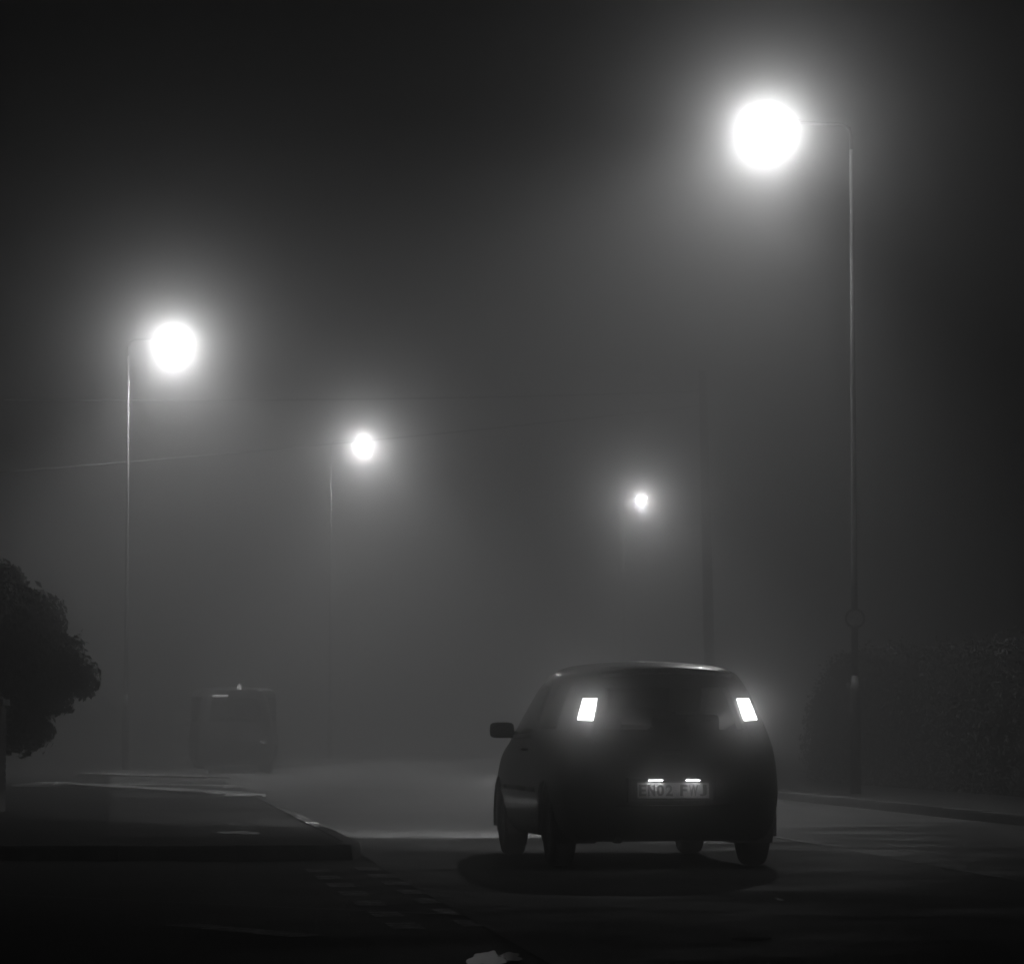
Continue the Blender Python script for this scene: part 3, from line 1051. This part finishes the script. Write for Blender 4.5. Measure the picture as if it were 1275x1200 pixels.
def hatchback(loc, rz):
    t = thing('hatchback', 'dark small hatchback seen from behind with lit tail lamps and number plate', 'car', loc, rz)
    P = loft_car(t, hatch_params(), M['paintwork'], M['glass'])
    for y in (0.0, 2.46):
        for s_ in (-1, 1):
            make_wheel(t, s_ * 0.715, y, 0.29, 0.29, 0.185, s_)
            arch_liner(t, s_ * 0.50, s_ * 0.80, y, 0.29, 0.345)
    # roof spoiler
    mb = MB()
    n = 12
    vs, fs = [], []
    for k in range(n + 1):
        u = -1 + 2 * k / n
        x = 0.475 * u
        zc = 1.405 + 0.032 * (1 - u * u)
        yc = 0.045 * u * u
        vs += [(x * 1.02, -0.28 + yc, zc + 0.018), (x, -0.47 + yc, zc - 0.001), (x, -0.505 + yc, zc - 0.016), (x, -0.50 + yc, zc - 0.032), (x, -0.36 + yc, zc - 0.055)]
    for k in range(n):
        for q in range(4):
            fs.append((k * 5 + q, k * 5 + q + 1, (k + 1) * 5 + q + 1, (k + 1) * 5 + q))
    fs += [(0, 1, 2, 3, 4), tuple(n * 5 + q for q in (4, 3, 2, 1, 0))]
    mb.add(vs, fs, True)
    sp_ = mb.build('roof_spoiler', M['spoiler'], t)
    mb = MB(); mb.box((-0.09, -0.515, 1.402), (0.09, -0.49, 1.416)); mb.build('brake_lamp_or_glint_bar', M['lens'], sp_, 0.003)
    # tail lamps
    for s_ in (-1, 1):
        # corner points on the pillar, local: (x, y, z)
        q = [(0.513, -0.475, 1.215), (0.608, -0.425, 1.215), (0.660, -0.470, 1.060), (0.553, -0.535, 1.055)]
        q = [Vector((s_ * a, b - 0.012, c)) for a, b, c in q]
        mb = MB()
        back = [p + Vector((0, 0.10, 0)) for p in q]
        ctr = sum(q, Vector()) / 4 + Vector((s_ * 0.012, -0.016, 0))
        mid = [(q[i] + q[(i + 1) % 4]) / 2 + Vector((0, -0.006, 0)) for i in range(4)]
        vs = q + mid + [ctr] + back
        fs = [(0, 4, 8, 7), (4, 1, 5, 8), (8, 5, 2, 6), (7, 8, 6, 3), (0, 9, 10, 1, 4), (1, 10, 11, 2, 5), (2, 11, 12, 3, 6), (3, 12, 9, 0, 7)]
        mb.add(vs, fs, False)
        tl = mb.build('tail_lamp', M['tail'], t, 0.004)
        mb = MB()
        c2 = ctr * 0.45 + (q[2] + q[3]) * 0.275 + Vector((-s_ * 0.002, -0.012, 0.022))
        mb.lathe([(0.0, 0.0), (0.014, 0.004), (0.02, 0.012), (0.021, 0.018)], 14, Matrix.Translation(c2) @ Matrix.Rotation(R(-90), 4, 'X'))
        mb.build('bulb_hotspot', M['tailhot'], tl)
        # unlit lower lens of the cluster
        q2 = [(0.553, -0.537, 1.048), (0.663, -0.472, 1.053), (0.690, -0.50, 0.93), (0.585, -0.57, 0.93)]
        q2 = [Vector((s_ * a, b - 0.012, c)) for a, b, c in q2]
        mb = MB()
        mb.add(q2 + [p + Vector((0, 0.10, 0)) for p in q2], [(0, 1, 2, 3), (0, 4, 5, 1), (1, 5, 6, 2), (2, 6, 7, 3), (3, 7, 4, 0)])
        mb.build('indicator_lens', M['lens'], t, 0.004)
    # number plate recess, plate, lamps
    mb = MB()
    mb.box((-0.31, -0.715, 0.475), (0.31, -0.64, 0.487)); mb.box((-0.31, -0.715, 0.632), (0.31, -0.64, 0.650))
    mb.box((-0.33, -0.715, 0.475), (-0.30, -0.64, 0.650)); mb.box((0.30, -0.715, 0.475), (0.33, -0.64, 0.650))
    mb.build('plate_surround', M['trim'], t, 0.004)
    pl_y = -0.697
    tilt = Matrix.Translation((0, pl_y, 0.558)) @ Matrix.Rotation(R(-4), 4, 'X')
    mb = MB(); mb.box((-0.26, -0.003, -0.056), (0.26, 0.003, 0.056), tilt)
    pl = mb.build('number_plate', M['plate'], t, 0.002)
    slots = [-0.222, -0.158, -0.094, -0.030, 0.076, 0.146, 0.216]
    for ch, x in zip('EN02FWJ', slots):
        cu = bpy.data.curves.new('plate_text', 'FONT')
        cu.body = ch
        cu.size = 0.105
        cu.extrude = 0.0008
        cu.offset = 0.0028
        to = bpy.data.objects.new('plate_text', cu); link(to)
        dg = bpy.context.evaluated_depsgraph_get()
        tm = bpy.data.meshes.new_from_object(to.evaluated_get(dg))
        bpy.data.objects.remove(to)
        xs = [v.co.x for v in tm.vertices]; zs = [v.co.y for v in tm.vertices]
        sc = 0.052 / (max(xs) - min(xs)) if ch != 'W' else 0.066 / (max(xs) - min(xs))
        sy = 0.080 / (max(zs) - min(zs))
        xm, zm = (max(xs) + min(xs)) / 2, (max(zs) + min(zs)) / 2
        tm.transform(tilt @ Matrix.Translation((x, -0.0042, 0)) @ Matrix.Rotation(R(90), 4, 'X') @ Matrix.Diagonal((sc, sy, 1, 1)) @ Matrix.Translation((-xm, -zm, 0)))
        tm.materials.append(M['letters'])
        link(bpy.data.objects.new('letter', tm), pl)
    for x in (-0.135, 0.135):
        mb = MB(); mb.box((x - 0.05, -0.752, 0.626), (x + 0.05, -0.73, 0.634)); mb.build('plate_lamp', M['platelamp'], t, 0.002)
    # bumper lip below the plate, reflectors, exhaust, wiper
    mb = MB(); mb.tube([(-0.42, -0.695, 0.452), (-0.2, -0.715, 0.448), (0.2, -0.715, 0.448), (0.42, -0.695, 0.452)], 0.008, 8); mb.build('bumper_lip', M['trim'], t)
    mb = MB(); mb.tube([(-0.38, -0.45, 0.20), (-0.38, -0.63, 0.205)], 0.025, 12); mb.build('exhaust_pipe', M['rim'], t)
    mb = MB(); mb.tube([(0.0, -0.60, 0.985), (0.08, -0.592, 1.02), (0.30, -0.575, 1.06)], 0.008, 6); mb.lathe([(0.0, 0.0), (0.03, 0.0), (0.03, 0.03), (0, 0.03)], 14, Matrix.Translation((0, -0.585, 0.985)) @ Matrix.Rotation(R(90), 4, 'X'))
    mb.build('rear_wiper', M['trim'], t)
    mb = MB(); mb.box((-0.07, -0.655, 0.815), (0.07, -0.625, 0.845)); mb.build('tailgate_handle', M['trim'], t, 0.006)
    # door mirrors
    for s_ in (-1, 1):
        mb = MB()
        prof = []
        n = 14
        vs, fs = [], []
        for q, (dy, sc_) in enumerate(((0.0, 0.88), (-0.02, 1.0), (0.03, 1.0), (0.08, 0.85), (0.115, 0.5), (0.12, 0.1))):
            for k in range(n):
                a = TAU * k / n
                cx_, sz_ = math.cos(a), math.sin(a)
                ex = 0.5
                px_ = math.copysign(abs(cx_) ** ex, cx_) * 0.093 * sc_
                pz_ = math.copysign(abs(sz_) ** ex, sz_) * 0.062 * sc_
                vs.append((s_ * (0.905 + px_), 1.72 + (dy if q else -0.005), 0.985 + pz_))
        for q in range(5):
            for k in range(n):
                k2 = (k + 1) % n
                fs.append((q * n + k, q * n + k2, (q + 1) * n + k2, (q + 1) * n + k))
        mb.add(vs, fs, True)
        mb.add(vs[:n], [tuple(range(n))])
        mb.tube([(s_ * 0.765, 1.80, 0.945), (s_ * 0.83, 1.78, 0.95)], [0.035, 0.028], 10)
        mr = mb.build('door_mirror', M['trim'], t)
        mb = MB(); mb.box((s_ * 0.905 - 0.075, 1.692, 0.935), (s_ * 0.905 + 0.075, 1.698, 1.035)); mb.build('mirror_glass', M['lens'], mr, 0.002)
    # rub strips, belt trim, handles
    for s_ in (-1, 1):
        for y0, y1 in ((0.40, 0.80), (0.84, 1.88), (1.92, 2.10)):
            mb = MB(); mb.tube([(s_ * 0.828, y0, 0.545), (s_ * 0.832, (y0 + y1) / 2, 0.548), (s_ * 0.828, y1, 0.545)], 0.024, 8)
            mb.build('rub_strip', M['trim'], t)
        mb = MB(); mb.tube([(s_ * 0.797, 0.84, 0.950), (s_ * 0.802, 1.3, 0.946), (s_ * 0.797, 1.82, 0.936)], 0.014, 10)
        dr = P['door' if s_ < 0 else 'door.001']
        mb.build('belt_trim', M['bright'], dr)
        mb = MB(); mb.tube([(s_ * 0.80, 0.90, 0.845), (s_ * 0.845, 0.93, 0.845), (s_ * 0.845, 1.06, 0.845), (s_ * 0.80, 1.09, 0.845)], 0.013, 8)
        mb.build('handle', M['trim'], dr)
        mb = MB()                                      # dark lip round the arches
        for yc in (0.0, 2.46):
            mb2 = MB()
            mb2.tube([(s_ * 0.815, yc + 0.34 * math.cos(R(a)), 0.29 + 0.34 * math.sin(R(a))) for a in range(-12, 193, 12)], 0.014, 6)
            mb2.build('arch_lip', M['trim'], t)
    # head lamps with their beams
    for s_ in (-1, 1):
        mb = MB()
        mb.lathe([(0.0, 0.05), (0.06, 0.04), (0.10, 0.01), (0.11, -0.04)], 20, Matrix.Translation((s_ * 0.50, 3.09, 0.60)) @ Matrix.Diagonal((1.25, 1, 0.75, 1)) @ Matrix.Rotation(R(-90), 4, 'X'))
        hl = mb.build('headlamp', M['headlamp'], t)
        ld = bpy.data.lights.new('headlamp_beam', 'SPOT')
        ld.energy = HEAD_W
        ld.spot_size = R(26)
        ld.spot_blend = 0.5
        ld.shadow_soft_size = 0.04
        lo = link(bpy.data.objects.new('headlamp_beam', ld), t)
        lo.location = (s_ * 0.50, 3.27, 0.60)
        lo.rotation_euler = (R(90 - 5.2), 0, R(1.5))
        lo.scale = (2.6, 0.42, 1)
    mb = MB(); mb.box((-0.30, 3.16, 0.40), (0.30, 3.215, 0.48)); mb.build('front_grille', M['trim'], t, 0.01)
    # interior
    for s_ in (-1, 1):
        mb = MB(); mb.box((s_ * 0.36 - 0.25, 0.95, 0.30), (s_ * 0.36 + 0.25, 1.45, 0.52))
        mb.box((-0.24, 0, 0), (0.24, 0.13, 0.62), Matrix.Translation((s_ * 0.36, 0.90, 0.48)) @ Matrix.Rotation(R(14), 4, 'X'))
        se = mb.build('seat', M['cloth'], t, 0.04)
        mb = MB(); mb.box((-0.13, 0, 0), (0.13, 0.09, 0.19), Matrix.Translation((s_ * 0.36, 0.75, 1.12)) @ Matrix.Rotation(R(10), 4, 'X'))
        mb.build('headrest', M['cloth'], se, 0.03)
    mb = MB(); mb.box((-0.62, 0.0, 0.35), (0.62, 0.45, 0.5)); mb.box((-0.62, -0.12, 0.35), (0.62, 0.02, 0.93))
    rb = mb.build('rear_bench', M['cloth'], t, 0.03)
    mb = MB(); mb.box((0.22, -0.10, 0.93), (0.46, -0.01, 1.10)); mb.build('headrest', M['cloth'], rb, 0.03)
    mb = MB(); mb.box((-0.66, -0.50, 0.90), (0.66, -0.1, 0.93)); mb.build('parcel_shelf', M['cloth'], t, 0.005)
    mb = MB(); mb.box((-0.70, 1.72, 0.55), (0.70, 2.1, 0.90)); mb.build('dashboard', M['cloth'], t, 0.04)
    mb = MB()
    Mx = Matrix.Translation((0.36, 1.58, 0.86)) @ Matrix.Rotation(R(65), 4, 'X')
    mb.tube([Mx @ Vector((0.18 * math.cos(TAU * k / 24), 0.18 * math.sin(TAU * k / 24), 0)) for k in range(25)], 0.014, 8, False)
    mb.tube([Mx @ Vector((-0.18, 0, 0)), Mx @ Vector((0.18, 0, 0))], 0.015, 6)
    mb.build('steering_wheel', M['trim'], t)
    mb = MB(); mb.box((-0.10, 1.40, 1.30), (0.10, 1.43, 1.365)); mb.build('rear_view_mirror', M['trim'], t, 0.01)
    return t


car = hatchback((1.055, 26.0, 0.012), R(7.9))


# tall people carrier parked at the left kerb
def tag_van(face, a, b):
    n = tag_hatch(face, a, b)
    return n


def van_params():
    p = hatch_params()
    for s_ in p['stations']:
        z = s_['z']
        roofy = z[7] > 1.1
        for k in range(8):
            if k >= 5:
                z[k] = z[k] + (0.10 if k == 5 else (0.40 if roofy else 0.13))
            elif k in (3, 4):
                z[k] += 0.07
            s_['w'][k] *= 1.04 if k < 6 else 1.10
    return p


VY = 78.0
vp = at_depth(292, 905, VY)
van = thing('parked_van', 'tall dark van parked at the left kerb, faint in the fog with small glints', 'van', (vp.x, VY, 0.012), R(6.5))
loft_car(van, van_params(), M['silver'], M['glass'])
for y in (0.0, 2.46):
    for s_ in (-1, 1):
        make_wheel(van, s_ * 0.74, y, 0.29, 0.29, 0.185, s_)
        arch_liner(van, s_ * 0.50, s_ * 0.83, y, 0.29, 0.345)
for s_ in (-1, 1):
    mb = MB(); mb.box((s_ * 0.68 - 0.05, -0.64, 0.85), (s_ * 0.68 + 0.05, -0.50, 1.15)); mb.build('tail_lamp', M['lens'], van, 0.01)
    mb = MB(); mb.box((s_ * 0.93 - 0.09, 1.70, 1.03), (s_ * 0.93 + 0.09, 1.82, 1.17)); mb.build('door_mirror', M['bright'], van, 0.03)
mb = MB(); mb.box((-0.26, -0.715, 0.60), (0.26, -0.70, 0.71)); mb.build('number_plate', M['trim'], van, 0.002)
mb = MB(); mb.box((-0.46, -0.52, 1.79), (0.46, -0.36, 1.815)); mb.build('roof_spoiler', M['silver'], van, 0.008)

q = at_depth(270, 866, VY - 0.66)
mb = MB(); mb.tube([(q.x - vp.x - 0.17, -0.60, q.z - 0.012), (q.x - vp.x + 0.17, -0.60, q.z - 0.012)], 0.024, 16); mb.build('brake_lamp_or_glint_bar', M['vanglint'], van)  # added glowing bar, draws the wide glint on the van; not a lamp
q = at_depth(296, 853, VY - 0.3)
mb = MB(); mb.lathe([(0.0, 0.06), (0.03, 0.05), (0.05, 0.0), (0.05, -0.12)], 14, Matrix.Translation((q.x - vp.x, -0.34, q.z - 0.04))); mb.build('roof_glint', M['vanglint'], van)  # added glowing knob, draws the small glint near the roof; not a lamp

# ------------------------------------------------------------------ fog
mb = MB()
mb.box((-330, -70, -1.0), (330, 430, 16.0))
hz = mb.build('haze', M['cable'])
hz.data.materials.clear()
hm = bpy.data.materials.new('fog')
hm.use_nodes = True
N = hm.node_tree.nodes
for n_ in list(N):
    if n_.type != 'OUTPUT_MATERIAL': N.remove(n_)
pv = N.new('ShaderNodeVolumePrincipled')
pv.inputs['Color'].default_value = grey(0.92)
pv.inputs['Density'].default_value = FOG_DENSITY
pv.inputs['Anisotropy'].default_value = FOG_G
pf = N.new('ShaderNodeVolumePrincipled')
pf.inputs['Color'].default_value = grey(0.95)
pf.inputs['Density'].default_value = FOG_DENSITY_FWD
pf.inputs['Anisotropy'].default_value = FOG_G_FWD
ad = N.new('ShaderNodeAddShader')
hm.node_tree.links.new(pv.outputs['Volume'], ad.inputs[0])
hm.node_tree.links.new(pf.outputs['Volume'], ad.inputs[1])
hm.node_tree.links.new(ad.outputs[0], N['Material Output'].inputs['Volume'])
hm.cycles.volume_sampling = 'MULTIPLE_IMPORTANCE'
hz.data.materials.append(hm)
tag(hz, 'thin pale night fog filling the whole street', 'fog', kind='stuff')
